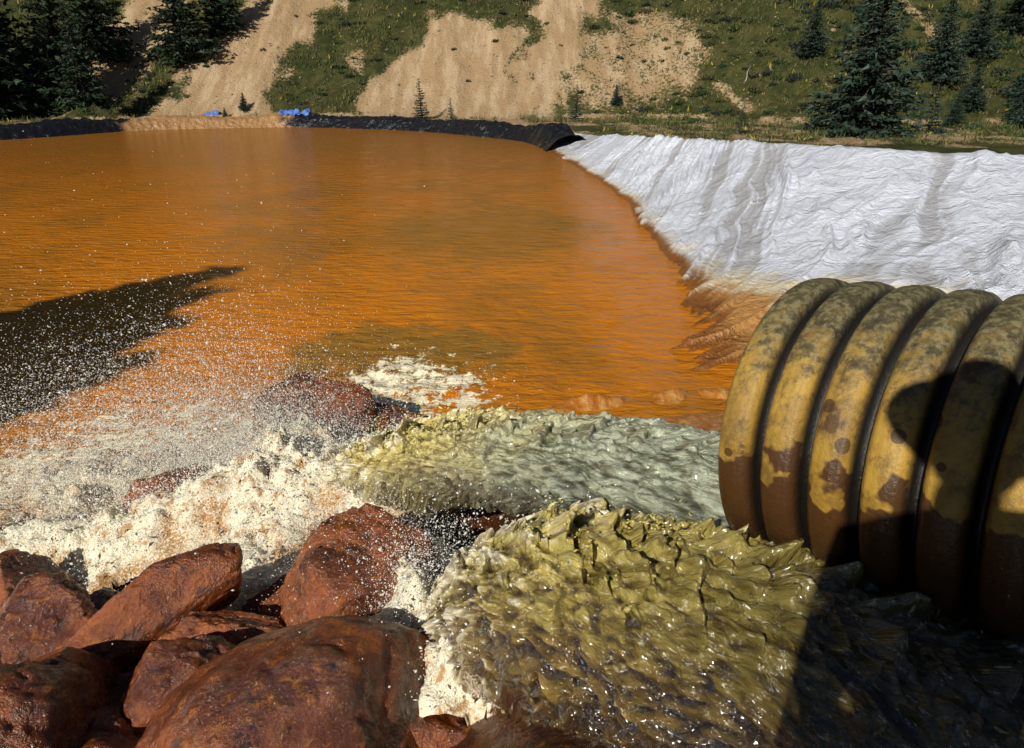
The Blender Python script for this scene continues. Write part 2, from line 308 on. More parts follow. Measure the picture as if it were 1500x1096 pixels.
shf=sst(1.9,.9,D+.3*fbm(GX*2,GY*2,1.,3))*sst(-1.4,-.4,GX)
mkobj('stained_bank',mkmesh('stained_bank',np.stack([GX,GY,GZ],-1).reshape(-1,3),gridf(len(xs),len(yy)),fl={'shore':shf},mats=[m_bank]))
# ------------------------------------------------------------------ boulders
def ico(n):
    bm=bmesh.new(); bmesh.ops.create_icosphere(bm,subdivisions=n,radius=1); V=np.array([v.co[:] for v in bm.verts]); F=np.array([[v.index for v in f.verts] for f in bm.faces]); bm.free(); return V,F
ICO,IF=ico(6); ICO3,IF3=ico(3); ICO2,IF2=ico(2); I1,F1=ico(1)
def rockv(seed,r,D=None,npl=11,k=16,rough=.05):
    D=ICO if D is None else D
    rg=np.random.default_rng(seed); n=rg.normal(size=(npl,3)); n/=np.linalg.norm(n,axis=1)[:,None]; d=rg.uniform(.55,.95,npl)
    dots=D@n.T; rr=np.where(dots>.05,d/np.maximum(dots,.05),5.); rr=np.minimum(rr,5.)
    R=-np.log(np.exp(-k*rr).sum(1)+math.exp(-k*1.08))/k
    q=D*R[:,None]; o=seed*3.7
    R2=1+rough*fbm(q[:,0]*2+o,q[:,1]*2,q[:,2]*2,6)+rough*.6*np.abs(fbm(q[:,0]*5,q[:,1]*5+o,q[:,2]*5,4))-rough*.8*rid(pn(q[:,0]*2.2+o,q[:,1]*2.2,q[:,2]*2.2),8)
    return q*R2[:,None]*np.array(r)
RK=[(1,(-.56,1.30,.70),(.54,.50,.38),(.12,-.05,.2),9,.035),(2,(-1.40,2.10,.66),(.38,.20,.19),(.15,-.25,.45),8,.03),(3,(-1.84,2.00,.60),(.26,.24,.22),(.2,.1,.3),11,.06),
(4,(-1.53,1.75,.66),(.17,.13,.22),(.3,.3,-.3),7,.04),(5,(-1.55,1.40,.72),(.32,.26,.24),(0,.1,.5),10,.05),(6,(-1.17,1.72,.62),(.25,.20,.23),(.2,.1,.1),9,.05),
(7,(-1.10,1.99,.62),(.22,.10,.12),(.1,.2,.2),9,.09),(8,(-.57,2.26,.53),(.36,.38,.40),(.1,.2,.4),10,.05),(9,(-1.50,4.75,.10),(.60,.42,.44),(0,.1,.2),12,.06),
(10,(-1.05,4.70,.0),(.52,.28,.24),(0,.1,.1),10,.05),(11,(-2.0,3.50,.10),(.45,.30,.30),(0,.2,.3),11,.06),(12,(-.22,1.52,.62),(.36,.30,.26),(.1,.15,-.3),9,.04),
(13,(-1.12,1.32,.62),(.30,.26,.2),(0,0,.4),9,.05),(14,(-.78,1.98,.50),(.25,.17,.17),(0,.1,.3),9,.06),(15,(-2.35,2.5,.34),(.24,.22,.2),(0,0,0),9,.06),
(16,(-2.15,1.8,.60),(.3,.26,.26),(0,0,1),9,.05),(17,(-.25,2.62,.35),(.28,.24,.2),(0,0,1),10,.06),(19,(-1.0,2.35,.42),(.2,.16,.17),(0,0,.5),9,.06),(20,(0,3.2,.28),(.4,.3,.22),(0,0,.6),10,.06),
(21,(-1.9,1.55,.62),(.24,.22,.24),(0,0,.9),9,.06),(22,(-.88,1.80,.50),(.17,.14,.13),(0,0,.2),9,.06),(23,(-.9,1.05,.72),(.25,.2,.2),(0,0,.2),9,.06),(24,(-1.72,2.3,.46),(.16,.13,.12),(0,0,.2),9,.06),(25,(-1.32,1.5,.60),(.15,.13,.16),(0,0,.7),8,.06)]
for i,(sd_,loc,r,rot,npl,rg_) in enumerate(RK):
    mkobj('boulder',mkmesh('boulder',rockv(sd_+40,r,npl=npl,rough=rg_*1.2,k=40),IF,mats=[m_rock]),loc,rot)
V=[];F=[];off=0
for i in range(110):
    x=rng.uniform(-2.7,.1);y=rng.uniform(1.0,3.0); s=rng.uniform(.02,.06); z=float(bank(x,y)[0])
    v=rockv(200+i,(s,s*rng.uniform(.6,1),s*rng.uniform(.5,.8)),D=ICO3,npl=9,rough=.06,k=30); a=rng.uniform(0,6.3); R=np.array([[math.cos(a),-math.sin(a),0],[math.sin(a),math.cos(a),0],[0,0,1]])
    V.append(v@R.T+[x,y,z+s*.3]); F.append(IF3+off); off+=len(v)
mkobj('rubble_stones',mkmesh('rubble_stones',np.concatenate(V),np.concatenate(F),mats=[m_rock]))
# ------------------------------------------------------------------ corrugated pipe
def pipe(name,PM,rc=.39,rg=.332,pitch=.112,nr=24):
    side=np.cross(AX,[0,0,1]);side/=np.linalg.norm(side);up=np.cross(side,AX)
    prof=[]
    for k in range(nr):
        for u in np.linspace(0,1,24)[:-1]:
            q=abs(2*u-1); r=rg+(rc-rg)*max(0,1-(q/.86)**3.6)**.5
            r-=.0022*(math.exp(-((u-.33)/.03)**2)+math.exp(-((u-.67)/.03)**2))
            prof.append((k*pitch+u*pitch,r,q))
    L=nr*pitch
    prof=[(L,rg-.025,0),(.0,rg-.025,0),(0.,rg-.012,.9)]+prof+[(L,rg,1),(L,rg-.025,0)]
    n=144; a=np.linspace(0,2*np.pi,n,endpoint=False)
    V=[];hz=[];g=[]
    for s,r,q in prof:
        V.append(PM-AX*s+np.outer(np.cos(a)*r,up)+np.outer(np.sin(a)*r,side)); hz.append(np.cos(a)); g.append(np.full(n,q))
    f=gridf(len(prof),n,True)
    return mkobj(name,mkmesh(name,np.concatenate(V),f,fl={'hz':np.concatenate(hz),'groove':np.concatenate(g)},mats=[m_pipe]))
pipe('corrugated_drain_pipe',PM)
# ------------------------------------------------------------------ water jets
def jet(name,ctrl,afn,bfn,lobes,colfn,h1,nh=420,nf=340,start=(0,0),d2=(-.68,.733),seed=0.,crest=1.,clr=(.2,.75),nlig=6000,ligs=1.):
    h=np.linspace(0,h1,nh)[:,None]; ph=np.linspace(-np.pi,np.pi,nf,endpoint=False)[None,:]
    zt=np.interp(h,[c[0] for c in ctrl],[c[1] for c in ctrl]); 
    k=np.ones(15)/15; zt=np.convolve(np.pad(zt[:,0],7,mode='edge'),k,'valid')[:,None]
    a=afn(h);b_=bfn(h); n=np.array([-d2[1],d2[0]]); n=n if n[1]<0 else -n
    lat=a*np.sin(ph)*(1+0*h); zz=zt-b_*(1-np.cos(ph))
    X=start[0]+d2[0]*h+n[0]*lat; Y=start[1]+d2[1]*h+n[1]*lat
    ox,oy,oz=n[0]*np.sin(ph),n[1]*np.sin(ph),np.cos(ph)
    arc=ph*(a+b_)/2+0*h; hs=h+.75*np.abs(arc)
    wx=.05*fbm(hs*4,arc*4,seed+3,3)
    ab=lambda q: np.sqrt(q*q+.003)-.05
    n1=ab(pn((hs+wx)*2.6,(arc+wx)*5,seed)); n2=ab(pn((hs+wx)*5.5,(arc-wx)*19,seed+2)); n3=ab(pn((hs+wx)*12,(arc+wx)*36,seed+5)); n4=ab(pn((hs+wx)*30,(arc-wx)*70,seed+15))
    grow=np.clip(.2+h/h1*1.3,0,1)
    disp=lobes*grow*(.05*n1+.062*n2+.036*n3+.014*n4)
    cz=sst(.3,.95,np.cos(ph))
    cr=cz*(np.clip(pn(hs*14,arc*12,seed+8)+.02,0,1)**1.2+.5*np.clip(pn(hs*30,arc*22,seed+9),0,1)**1.2)
    disp=disp+lobes*.12*crest*cr*grow
    disp=disp+lobes*.045*grow*fbm(hs*3,arc*3,seed+11,2)
    X=X+ox*disp-d2[0]*cr*.08*crest*grow;Y=Y+oy*disp-d2[1]*cr*.08*crest*grow;Z=zz+oz*disp
    lob=np.clip((n1*.5+n2*1.15+n3*.8)*1.2+cr*.6,0,1)
    # hanging torn fringe along the lower edge of the near side
    fr=sst(.45,-.15,np.cos(ph))*(np.sin(ph)>0)*np.clip(pn(hs*18,h*3+0*ph,seed+31)+.1,0,1); Z=Z-fr*.16*lobes*grow
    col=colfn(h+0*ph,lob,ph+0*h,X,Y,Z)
    cl=clr[0]+(clr[1]-clr[0])*sst(.8,.1,np.cos(ph)+.8*(lob-.35)+0*h); cl=cl*sst(h1,h1*.8,h)
    V=np.stack([X,Y,Z],-1)
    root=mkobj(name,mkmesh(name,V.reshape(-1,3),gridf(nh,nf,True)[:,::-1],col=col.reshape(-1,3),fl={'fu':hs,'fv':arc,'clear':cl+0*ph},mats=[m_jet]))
    # beads torn off the crest
    rg=np.random.default_rng(int(seed)+5)
    hh_=h1*rg.uniform(.3,1,nlig)**.7; pp=np.where(rg.random(nlig)<.6,rg.normal(size=nlig)*.35,rg.uniform(-1.6,2.4,nlig))
    ii=np.clip((hh_/h1*(nh-1)).astype(int),2,nh-3); jj=(((pp+np.pi)/(2*np.pi)*nf).astype(int))%nf
    keep=pn(hh_*7,pp*3,seed+40)>-.05; ii=ii[keep];jj=jj[keep];pp=pp[keep];m=len(ii)
    P0=V[ii,jj]; out=np.stack([n[0]*np.sin(pp),n[1]*np.sin(pp),np.cos(pp)],-1); gr_=grow[ii,0]
    P0=P0+out*(rg.exponential(.022,m)*gr_*ligs)[:,None]
    slope=(zt[ii+2,0]-zt[ii-2,0])/(h[ii+2,0]-h[ii-2,0])
    d=np.stack([np.full(m,d2[0]),np.full(m,d2[1]),slope-.6*np.abs(np.sin(pp))],-1)+rg.normal(size=(m,3))*.4; d/=np.linalg.norm(d,axis=1)[:,None]
    s1=np.cross(d,out); s1/=np.linalg.norm(s1,axis=1)[:,None]; s2=np.cross(d,s1)
    r=.0019*np.exp(rg.normal(size=m)*.4)*ligs; ln=r*rg.uniform(1.,3.5,m)
    B=ICO2[None]
    VV=P0[:,None,:]+d[:,None,:]*(B[...,0:1]*ln[:,None,None])+s1[:,None,:]*(B[...,1:2]*r[:,None,None])+s2[:,None,:]*(B[...,2:3]*r[:,None,None])
    FF=IF2[None]+len(ICO2)*np.arange(m)[:,None,None]
    lc=np.clip(col[ii,jj]*1.6+.12*np.array([1,.9,.6]),0,.9)
    mkobj('beads',mkmesh('beads',VV.reshape(-1,3),FF.reshape(-1,3),col=np.repeat(lc,len(ICO2),axis=0),mats=[m_lig]),parent=root)
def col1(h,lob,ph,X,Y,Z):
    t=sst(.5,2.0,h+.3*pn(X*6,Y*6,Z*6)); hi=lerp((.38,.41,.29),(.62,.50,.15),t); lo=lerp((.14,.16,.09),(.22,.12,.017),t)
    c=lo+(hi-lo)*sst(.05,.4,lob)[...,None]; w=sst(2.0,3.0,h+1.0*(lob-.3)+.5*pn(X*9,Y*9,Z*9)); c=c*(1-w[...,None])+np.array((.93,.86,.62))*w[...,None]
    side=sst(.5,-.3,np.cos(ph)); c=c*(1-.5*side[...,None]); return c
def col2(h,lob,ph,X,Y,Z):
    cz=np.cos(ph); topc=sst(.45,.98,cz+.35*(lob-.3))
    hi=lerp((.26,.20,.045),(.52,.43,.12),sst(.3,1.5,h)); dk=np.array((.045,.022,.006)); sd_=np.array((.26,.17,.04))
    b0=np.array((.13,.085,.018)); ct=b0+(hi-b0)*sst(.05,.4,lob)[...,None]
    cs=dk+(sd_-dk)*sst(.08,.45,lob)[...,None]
    c=cs*(1-topc[...,None])+ct*topc[...,None]; c=c*(.30+.70*sst(.25,1.1,h))[...,None]  # darker towards the start: the shade there is put into the water colour
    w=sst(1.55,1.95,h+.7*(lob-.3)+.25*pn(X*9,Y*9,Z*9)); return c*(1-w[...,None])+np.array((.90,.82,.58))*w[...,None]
hh=np.linspace(0,3.3,12)
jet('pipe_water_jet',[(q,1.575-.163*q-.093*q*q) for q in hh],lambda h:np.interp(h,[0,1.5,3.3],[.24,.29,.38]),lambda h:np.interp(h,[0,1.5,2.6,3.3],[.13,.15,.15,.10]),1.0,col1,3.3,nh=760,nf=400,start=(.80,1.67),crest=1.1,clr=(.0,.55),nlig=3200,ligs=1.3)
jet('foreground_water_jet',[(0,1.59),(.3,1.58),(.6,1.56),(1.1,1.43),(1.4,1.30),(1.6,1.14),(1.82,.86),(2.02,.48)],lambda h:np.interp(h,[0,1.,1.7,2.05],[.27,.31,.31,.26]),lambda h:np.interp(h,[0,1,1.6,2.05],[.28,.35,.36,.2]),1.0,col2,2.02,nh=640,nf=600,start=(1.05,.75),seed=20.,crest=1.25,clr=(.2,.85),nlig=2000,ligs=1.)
# ------------------------------------------------------------------ foam
xs=np.arange(-4.2,.25,.011); yy=np.arange(1.45,5.1,.011); GX,GY=np.meshgrid(xs,yy,indexing='ij')
caps=[((-1.5,4.0),(-1.29,3.3),.55,.26),((-1.29,3.34),(-2.2,2.98),.44,.14),((-2.2,2.98),(-3.9,2.8),.46,.09),((-1.3,3.3),(-1.22,2.55),.36,.12),((-1.5,4.0),(-2.9,3.8),.6,.16),((-1.2,3.3),(-.7,3.0),.36,.12),
((-.46,2.25),(-.18,1.62),.20,.18),((-.9,2.7),(-.4,2.5),.22,.08)]
fo=np.full(GX.shape,-1.); hg=np.zeros(GX.shape)
for a,b_,r,h in caps:
    a=np.array(a);e=np.array(b_)-a; t=np.clip(((GX-a[0])*e[0]+(GY-a[1])*e[1])/(e@e),0,1); d=np.hypot(GX-a[0]-t*e[0],GY-a[1]-t*e[1])
    f=1-d/r; fo=np.maximum(fo,f); hg=np.maximum(hg,h*np.clip(f,0,1)**.6)
fo=fo+.65*fbm(GX*3,GY*3,2.,5)
bz=np.maximum(bank(GX,GY)[0]+.1*sst(2.2,3.0,GY),0.)
Z=bz+.03+hg*(.6+.9*np.abs(pn(GX*4,GY*4,1.))+.5*np.abs(pn(GX*10,GY*10,3.))+.2*np.abs(pn(GX*30,GY*30,3.)))*np.clip(fo+.3,0,1)-.05*(fo<.1)
f=gridf(len(xs),len(yy)); keep=(fo.ravel()[f]>.0).all(1); f=f[keep]; used,inv=np.unique(f,return_inverse=True)
tt=sst(-.05,.6,fo-.1+.7*fbm(GX*4,GY*4,7.,4)); col=lerp((.50,.25,.04),(.97,.88,.60),tt)
mkobj('whitewater_foam',mkmesh('whitewater_foam',np.stack([GX,GY,Z],-1).reshape(-1,3)[used],inv.reshape(f.shape),col=col.reshape(-1,3)[used],mats=[m_foam]))
# ------------------------------------------------------------------ spray droplets
OV=np.array([[1,0,0],[-1,0,0],[0,1,0],[0,-1,0],[0,0,1],[0,0,-1]],float); OF=np.array([[0,2,4],[2,1,4],[1,3,4],[3,0,4],[2,0,5],[1,2,5],[3,1,5],[0,3,5]])
def drops(p,v,s):
    sp=np.linalg.norm(v,axis=1); d=v/sp[:,None]; a=np.cross(d,[.3,.1,.95]); a/=np.linalg.norm(a,axis=1)[:,None]; b=np.cross(d,a); el=1+.8*sp*rng.uniform(0,1,len(p))
    M=np.stack([d*(s*el)[:,None],a*s[:,None],b*s[:,None]],1)
    V=np.einsum('kj,njl->nkl',OV,M)+p[:,None,:]; F=OF[None]+6*np.arange(len(p))[:,None,None]
    return V.reshape(-1,3),F.reshape(-1,3)
def spray(em):
    Ps=[];Vs=[];Ss=[]
    for c0,sp_,v0,vs,n,tm,s0 in em:
        c=np.array(c0)+rng.normal(size=(n,3))*np.array(sp_); v=np.array(v0)+rng.normal(size=(n,3))*np.array(vs)
        # jets of spray leave in discrete fingers
        g=rng.normal(size=(14,3))*np.array(vs); v=np.where(rng.random((n,1))<.45,np.array(v0)+g[rng.integers(0,14,n)]+.22*(v-np.array(v0)),v)
        t=rng.uniform(0,1,n)[:,None]**.8*tm
        p=c+v*t; p[:,2]-=4.9*t[:,0]**2; vv=v.copy(); vv[:,2]-=9.8*t[:,0]
        s=s0*np.exp(rng.normal(size=n)*.5); Ps.append(p);Vs.append(vv);Ss.append(s)
    p=np.concatenate(Ps);v=np.concatenate(Vs);s=np.concatenate(Ss); k=(p[:,2]>.01)&(p[:,1]>1.2)
    return p[k],v[k],s[k]
EM=[((-1.5,4.0,.15),(.22,.22,.05),(-1.7,.3,2.4),(1.1,.8,1.3),46000,.8,.0016),
((-1.5,3.8,.15),(.35,.3,.05),(-.9,-.1,2.0),(1.0,.8,1.2),56000,.55,.0018),
((-2.3,4.0,.1),(.6,.3,.05),(-1.6,.5,2.9),(.8,.7,.9),26000,.9,.0016),
((-2.4,3.4,.15),(.8,.35,.05),(-.6,-.1,1.7),(.8,.6,.9),38000,.5,.0018),
((-3.2,3.6,.1),(.5,.4,.05),(-.6,.1,1.6),(.8,.6,.8),18000,.5,.0017),
((-1.25,2.9,.3),(.3,.4,.05),(0,-.2,1.4),(.7,.6,.7),18000,.4,.0017),
((-.75,2.8,.45),(.25,.2,.1),(-.3,-.1,1.5),(.6,.5,.7),11000,.4,.0016),
((-.34,2.0,.60),(.12,.22,.06),(-.6,-.1,1.0),(.45,.4,.45),22000,.35,.0014),
((-.30,2.05,.85),(.08,.12,.12),(-.6,.0,-.2),(.3,.25,.5),8000,.2,.0014),
((-.52,2.35,.75),(.16,.14,.1),(-.3,-.1,.7),(.35,.3,.4),9000,.3,.0013),
((-1.35,3.7,.5),(.3,.3,.15),(-.8,.6,.8),(.6,.5,.7),14000,.4,.0018),
((-.1,1.9,1.2),(.25,.3,.1),(-.5,.4,.7),(.4,.4,.4),700,.3,.0020),
((-1.0,5.6,.05),(.5,.3,.02),(0,0,.5),(.5,.4,.4),1500,.2,.0022)]
p,v,s=spray(EM)
nfz=24000
fz=Z.ravel(); cand=np.where((fo+.5*(tt-.5)).ravel()>.15)[0]; pick=rng.choice(cand,nfz); pr=np.stack([GX.ravel()[pick],GY.ravel()[pick],fz[pick]],-1)+rng.normal(size=(nfz,3))*[.008,.008,.01]
pr[:,2]+=rng.exponential(.05,nfz); pv=rng.normal(size=(nfz,3))*[1.6,1,1.5]+[-.8,0,.6]; ps=.0020*np.exp(rng.normal(size=nfz)*.5)
V,F=drops(np.concatenate([p,pr]),np.concatenate([v,pv]),np.concatenate([s,ps])); mkobj('water_spray',mkmesh('water_spray',V,F,mats=[m_drop]))
# ------------------------------------------------------------------ spruce trees
def spruce(name,seed,R=.24,wh=36,nb=10,blue=0.,big=1.):
    rg=np.random.default_rng(seed); V=[];F=[];C=[];MI=[];off=0
    n=8; a=np.linspace(0,2*np.pi,n,endpoint=False)
    for k,(z,r) in enumerate(((-.03,.02),(.3,.014),(.7,.007),(1.,.001))): V.append(np.stack([np.cos(a)*r,np.sin(a)*r,np.full(n,z)],-1))
    for k in range(3):
        for j in range(n):
            j2=(j+1)%n; F+= [(k*n+j,k*n+j2,(k+1)*n+j2),(k*n+j,(k+1)*n+j2,(k+1)*n+j)]; MI+=[0,0]
    C.append(np.tile([.1,.07,.05],(4*n,1))); off=4*n
    P=[];S=[];T=[]
    for i in range(wh):
        z0=.04+.95*(i/wh)**.95
        for j in range(max(4,int(nb*(1-.5*z0)))):
            az=rg.uniform(0,2*np.pi); L=R*((1-z0)**.85+.03)*rg.uniform(.6,1.18); zz=z0+rg.normal()*.008
            m=max(3,int(12*L/R)); q=np.linspace(.12,1,m)
            dr=-.10*L/R*.25*q*(1.2-q*.5)+ .02*q**3
            px=np.cos(az)*L*q;py=np.sin(az)*L*q;pz=zz+dr+.0*q
            b0=np.array([[px[0],py[0],pz[0]+.002],[px[0],py[0],pz[0]-.003],[px[-1],py[-1],pz[-1]]]); V.append(b0);F.append((off,off+1,off+2));MI.append(0);C.append(np.tile([.08,.06,.04],(3,1)));off+=3
            for k in range(m):
                for rpt in range(3):
                    w_=L*.28*(1.1-q[k]*.7)
                    P.append((px[k]+rg.normal()*w_*.5,py[k]+rg.normal()*w_*.5,pz[k]+rg.normal()*.006)); S.append(big*(.012+.014*rg.random())*(.7+.5*(1-z0))); T.append((az,q[k]))
    P=np.array(P);S=np.array(S);N=len(P); az=np.array(T)[:,0]+rg.normal(size=N)*.7; q=np.array(T)[:,1]
    d=np.stack([np.cos(az),np.sin(az),rg.normal(size=N)*.35-.15],-1); s=np.cross(d,rg.normal(size=(N,3))); s/=np.linalg.norm(s,axis=1)[:,None]
    v=np.stack([P-d*S[:,None]*.6+s*S[:,None]*.45,P-d*S[:,None]*.6-s*S[:,None]*.45,P+d*S[:,None]*1.2],1).reshape(-1,3)
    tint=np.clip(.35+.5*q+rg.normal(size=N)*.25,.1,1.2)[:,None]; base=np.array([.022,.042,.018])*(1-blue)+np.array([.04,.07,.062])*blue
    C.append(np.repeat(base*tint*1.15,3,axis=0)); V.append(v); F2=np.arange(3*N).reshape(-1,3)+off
    FF=np.concatenate([np.array(F),F2]); MI=np.concatenate([np.array(MI),np.ones(N)])
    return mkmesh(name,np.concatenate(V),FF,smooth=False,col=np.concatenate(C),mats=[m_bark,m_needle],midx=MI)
SPR=[spruce('spruce_a',1,.21),spruce('spruce_b',2,.26,wh=34,nb=11),spruce('spruce_c',3,.34,wh=32,nb=14,blue=.3,big=1.15),spruce('spruce_d',4,.24,wh=18,nb=8,blue=.5)]
TR=[(-27.6,39.5,10,0),(-29.8,41,11,1),(-25.4,41.8,9.5,0),(-22.9,39.6,5.6,1),(-31,44,12,1),(-19.8,46,7.5,1),(-18.2,48.5,6.5,0),(-21.8,44.6,.9,3),(-33,39,9,0),(-25.5,46.5,8,1),(-28.5,38,7,1),
(14.1,29.3,6.3,2),(22.6,39.5,4.0,2),(23.4,37.4,2.4,2),(17.6,30.5,2.3,3),(26.5,38.0,3.0,2),(16.4,41.4,2.8,2),(-4.95,39.9,2.3,3),(-3.3,39.6,1.2,3),(3.35,38.3,1.9,3),(6.0,42.3,1.1,2),(-15.4,42.0,1.0,2),(-16.2,41.2,.6,2),(11.4,36.0,1.1,3),(25.5,41.5,3.4,2),(27,37.5,3.4,1),(18.5,33,1.0,3),(23.2,32.5,2.2,2),(26.8,35,3.0,1),(20.8,34.2,1.6,2),(24.8,35.5,2.4,2),(28.5,43,5,1),(20.5,44,2.6,2),(30.5,40,5,0),(15.2,31.2,3.2,1)]
for i,(x,y,h,k) in enumerate(TR):
    mkobj('spruce_tree',SPR[k],(x,y,float(terr(x,y))-.03*h),(rng.normal()*.02,rng.normal()*.02,rng.uniform(0,6)),(h,h,h))
# shoreline spruces behind-left of the viewpoint, unseen; all but the first added to broaden the pond shadow
dense=spruce('spruce_e',9,.24,wh=44,nb=20,big=1.5)
for (x,y,h,r) in ((-11.0,-2.6,9.2,1),(-10.5,-3.1,8.7,3),(-10.1,-3.7,8.3,5),(-9.7,-4.3,7.9,2)):
    mkobj('spruce_tree',dense,(x,y,.3),(0,0,r),(h,h,h))
# ------------------------------------------------------------------ grass / shrubs / stones
n=64000; x=rng.uniform(-33,33,n); y=25+rng.uniform(0,1,n)**.8*31; z=terr(x,y); s=soilmask(x,y,z)
k=(rng.uniform(0,1,n)>s*1.15)&(polysd(x,y,pond)>1.8)&((x>4)|(y>37))&(fbm(x*.8,y*.8,4.,3)>-.2); x=x[k];y=y[k];z=z[k];s=s[k];n=len(x)
nbz=3; N=n*nbz; bx=np.repeat(x,nbz)+rng.normal(size=N)*.07; by=np.repeat(y,nbz)+rng.normal(size=N)*.07; bz_=np.repeat(z,nbz); hgt=np.repeat(rng.uniform(.05,.18,n)*(1+.6*(fbm(x*.3,y*.3,9.,2)>0)),nbz)*rng.uniform(.6,1.2,N)
a=rng.uniform(0,6.3,N); wd=rng.uniform(.02,.05,N); lx=rng.normal(size=N)*.07; ly=rng.normal(size=N)*.05
v=np.stack([np.stack([bx-np.cos(a)*wd,by-np.sin(a)*wd,bz_-.03],-1),np.stack([bx+np.cos(a)*wd,by+np.sin(a)*wd,bz_-.03],-1),np.stack([bx+lx,by+ly,bz_+hgt],-1)],1).reshape(-1,3)
dry=sst(-.1,.5,fbm(x*.35,y*.35,12.,3))*.6+rng.uniform(0,.45,n); c=lerp((.04,.062,.014),(.15,.125,.045),np.clip(dry,0,1)); yl=(rng.uniform(0,1,n)<.03); c[yl]=(.40,.33,.04)
c=np.repeat(np.repeat(c,nbz,axis=0)*rng.uniform(.7,1.25,N)[:,None],3,axis=0)
mkobj('hillside_grass',mkmesh('hillside_grass',v,np.arange(3*N).reshape(-1,3),smooth=False,col=c,mats=[m_grass]))
V=[];C=[]
for i in range(860):
    x=rng.uniform(-33,33); y=rng.uniform(38,57)
    if rng.random()<.5: x=rng.uniform(6,30); y=rng.uniform(28,54)
    z=float(terr(x,y)); s=float(soilmask(np.array([x]),np.array([y]),np.array([z]))[0])
    if s>.4 and rng.random()<.6: continue
    r=rng.uniform(.1,.38)*(1.5 if x>18 else 1)*(.5 if s>.4 else 1); m=int(240*r/.3); d=rng.normal(size=(m,3)); d/=np.linalg.norm(d,axis=1)[:,None]; d[:,2]=np.abs(d[:,2])
    p=np.array([x,y,z-.05])+d*r*rng.uniform(.5,1.1,(m,1))*np.array([1.25,1.,.65]); ss=.045
    v=(p[:,None,:]+rng.normal(size=(m,3,3))*ss); V.append(v.reshape(-1,3))
    base=np.array([(.035,.07,.02),(.06,.085,.025),(.03,.04,.025),(.09,.085,.035)][rng.integers(4)]); C.append(np.repeat(base*rng.uniform(.5,1.3,(m,1))*(.5+.7*d[:,2:3]),3,axis=0))
V=np.concatenate(V); mkobj('hillside_shrubs',mkmesh('hillside_shrubs',V,np.arange(len(V)).reshape(-1,3),smooth=False,col=np.concatenate(C),mats=[m_grass]))
V=[];F=[];C=[];n=3600; x=rng.uniform(-30,20,n);y=rng.uniform(39,57,n);z=terr(x,y); s=soilmask(x,y,z); off=0
for i in range(n):
    if s[i]<.3 and rng.random()<.7: continue
    r=.03*math.exp(rng.normal()*.55); V.append(I1*(r*rng.uniform(.7,1.3,(12,1)))*[1.3,1,.8]+[x[i],y[i],z[i]]); F.append(F1+off); off+=12; C.append(np.tile(np.array([.34,.25,.16])*rng.uniform(.5,1.2),(12,1)))
mkobj('hillside_stones',mkmesh('hillside_stones',np.concatenate(V),np.concatenate(F),smooth=False,col=np.concatenate(C),mats=[m_stone]))
# dead grey snags on the slope
m_dead,nt,b=newmat('bleached_wood'); setb(nt,b,(.38,.36,.33),.8)
for (x,y,L,tx,ty) in ((13.0,41.5,.8,.25,0),(14.2,41.0,.5,-.1,.1),(-9.6,52.5,2.0,.05,0),(-10.4,44.5,.9,1.0,.2)):
    V=[];a=np.linspace(0,2*np.pi,6,endpoint=False); zb=float(terr(x,y))
    for q in np.linspace(0,1,7): V.append(np.stack([np.cos(a)*.04*(1-.8*q)+tx*L*q+.05*math.sin(q*7),np.sin(a)*.04*(1-.8*q)+ty*L*q,np.full(6,L*q*(1 if abs(tx)<.8 else .3)-.05)],-1))
    mkobj('dead_snag',mkmesh('dead_snag',np.concatenate(V),gridf(7,6,True),mats=[m_dead]),(x,y,zb))
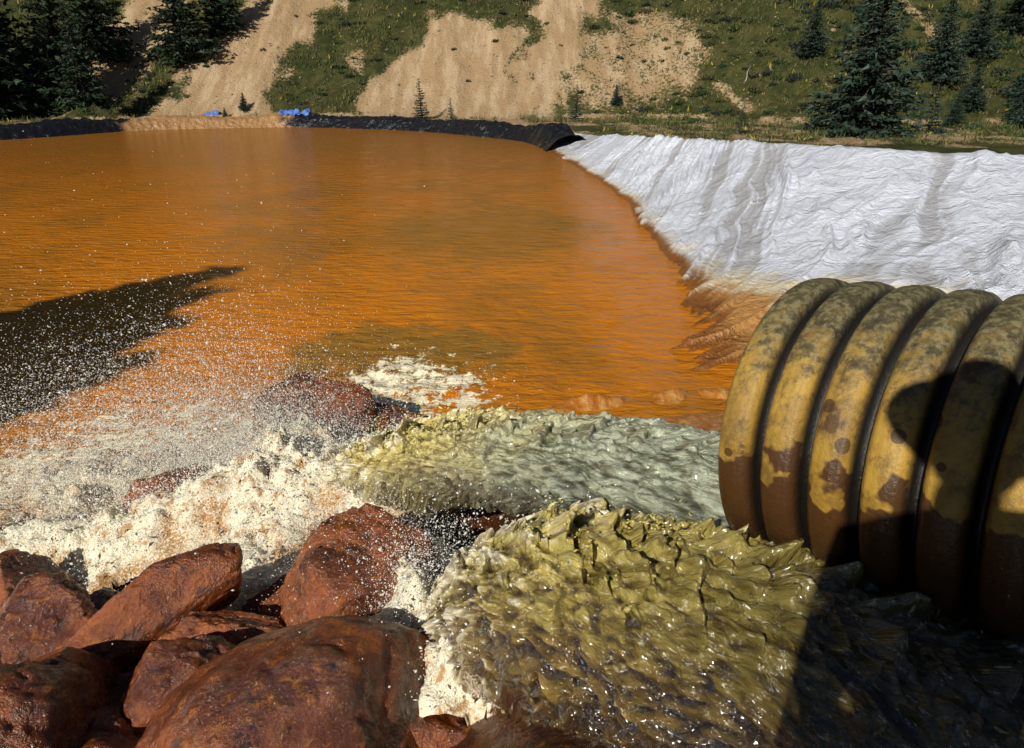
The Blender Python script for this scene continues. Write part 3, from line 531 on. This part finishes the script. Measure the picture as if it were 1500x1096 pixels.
# ------------------------------------------------------------------ photographer behind the viewpoint (seen as a shadow), plus unseen figures added to widen it
def cloth(name,c):
    m,nt,b=newmat(name); P=obco(nt); setb(nt,b,mx(nt,noi(nt,P,8,4),c,tuple(q*.6 for q in c)),.85); return m
m_skin,nt,b=newmat('skin'); setb(nt,b,(.5,.3,.22),.5)
m_cl=cloth('shirt_fabric',(.08,.12,.2)); m_tr=cloth('trouser_fabric',(.10,.09,.07)); m_boot=cloth('boot_leather',(.06,.04,.03)); m_hat=cloth('hat_fabric',(.3,.25,.16))
def person(name,x,y,z,yaw,H=1.75):
    root=bpy.data.objects.new(name,None); scene.collection.objects.link(root); root.location=(x,y,z); root.rotation_euler=(0,0,yaw)
    def skin(nm,pts,edges,rad,mat):
        me=bpy.data.meshes.new(nm); me.from_pydata(pts,edges,[]); o=mkobj(nm,me,parent=root); me.materials.append(mat)
        md=o.modifiers.new('s','SKIN'); md.use_smooth_shade=True
        for i,r in enumerate(rad): me.skin_vertices[0].data[i].radius=(r if isinstance(r,tuple) else (r,r))
        me.skin_vertices[0].data[0].use_root=True; s=o.modifiers.new('d','SUBSURF'); s.levels=2; s.render_levels=2; return o
    h=H/1.75
    P=lambda *q:tuple(c*h for c in q)
    skin('trousers',[P(0,0,.98),P(.1,0,.90),P(.12,.02,.5),P(.12,-.01,.09),P(-.1,0,.90),P(-.12,.02,.5),P(-.12,-.01,.09)],[(0,1),(1,2),(2,3),(0,4),(4,5),(5,6)],[(.15,.12),.1,.075,.06,.1,.075,.06],m_tr)
    a=[P(0,0,.98),P(0,-.01,1.2),P(0,0,1.38),P(0,0,1.47),P(.17,0,1.41),P(-.17,0,1.41),P(.225,-.03,1.12),P(.215,.02,.88),P(-.225,-.03,1.12),P(-.215,.02,.88)]
    e=[(0,1),(1,2),(2,3),(2,4),(2,5),(4,6),(6,7),(5,8),(8,9)]; r=[(.17,.12),(.17,.12),(.18,.12),.06,.075,.075,.05,.038,.05,.038]
    skin('shirt',a,e,r,m_cl)
    skin('neck',[P(0,0,1.44),P(0,.02,1.56)],[(0,1)],[.058,.055],m_skin)
    v=ICO3.copy(); v=v*np.array([.076,.098,.118]); jaw=v[:,2]<0; v[jaw,0]*=1+.9*v[jaw,2]; nose=np.exp(-((v[:,0])/.014)**2-((v[:,2]+.012)/.025)**2)*(v[:,1]>0); v[:,1]+=.022*nose
    mkobj('head',mkmesh('head',(v+[0,.025,1.64])*h,IF3,mats=[m_skin]),parent=root)
    for s in (-1,1):
        mkobj('ear',mkmesh('ear',(ICO3*[.012,.02,.032]+[s*.078,.015,1.635])*h,IF3,mats=[m_skin]),parent=root)
        hx,hy_,hz_=(s*.215,.025,.82)
        fw=np.array([0,.15,-1.]); fw=fw/np.linalg.norm(fw)
        pts=[(hx,hy_,hz_)];ed=[];rd=[.022]
        side=np.cross(fw,[s*1.,.1,.1]);side/=np.linalg.norm(side)
        for fi,(o_,ln) in enumerate(((-.028,.065),(-.010,.078),(.010,.074),(.028,.056))):
            b0=len(pts); p0=np.array([hx,hy_,hz_])+fw*.05+side*o_; pts+=[tuple(p0),tuple(p0+fw*ln*.55),tuple(p0+fw*ln*.9+np.array([-.02*s,0,-.01]))]; ed+=[(0,b0),(b0,b0+1),(b0+1,b0+2)]; rd+=[.011,.009,.007]
        b0=len(pts); p0=np.array([hx,hy_,hz_])+side*-.03; pts+=[tuple(p0),tuple(p0+fw*.035-side*.03)]; ed+=[(0,b0),(b0,b0+1)]; rd+=[.012,.009]
        skin('hand',[P(*q) for q in pts],ed,rd,m_skin)
        v=ICO3*[.05,.13,.06]; v[:,2]=np.maximum(v[:,2],-.045); mkobj('boot',mkmesh('boot',(v+[s*.12,.045,.05])*h,IF3,mats=[m_boot]),parent=root)
    th=np.linspace(0,2*np.pi,40,endpoint=False); pr=[(.0,.13),(.06,.125),(.092,.08),(.098,.03),(.102,.02),(.15,.01),(.152,.005),(.10,.0)]
    V=np.concatenate([np.stack([np.cos(th)*r_,np.sin(th)*r_*1.12+.02,np.full(40,1.675+z_)],-1) for r_,z_ in pr])
    mkobj('hat',mkmesh('hat',V*h,gridf(len(pr),40,True),mats=[m_hat]),parent=root)
    return root
person('photographer',.11,-.27,1.38,0)
person('shadow_figure',.42,-.60,1.40,-.2,1.86)  # unseen, added to darken the pipe right of the photographer's shadow
person('shadow_figure',.86,-.62,1.40,-.3,1.84)  # unseen, added for more shade further right
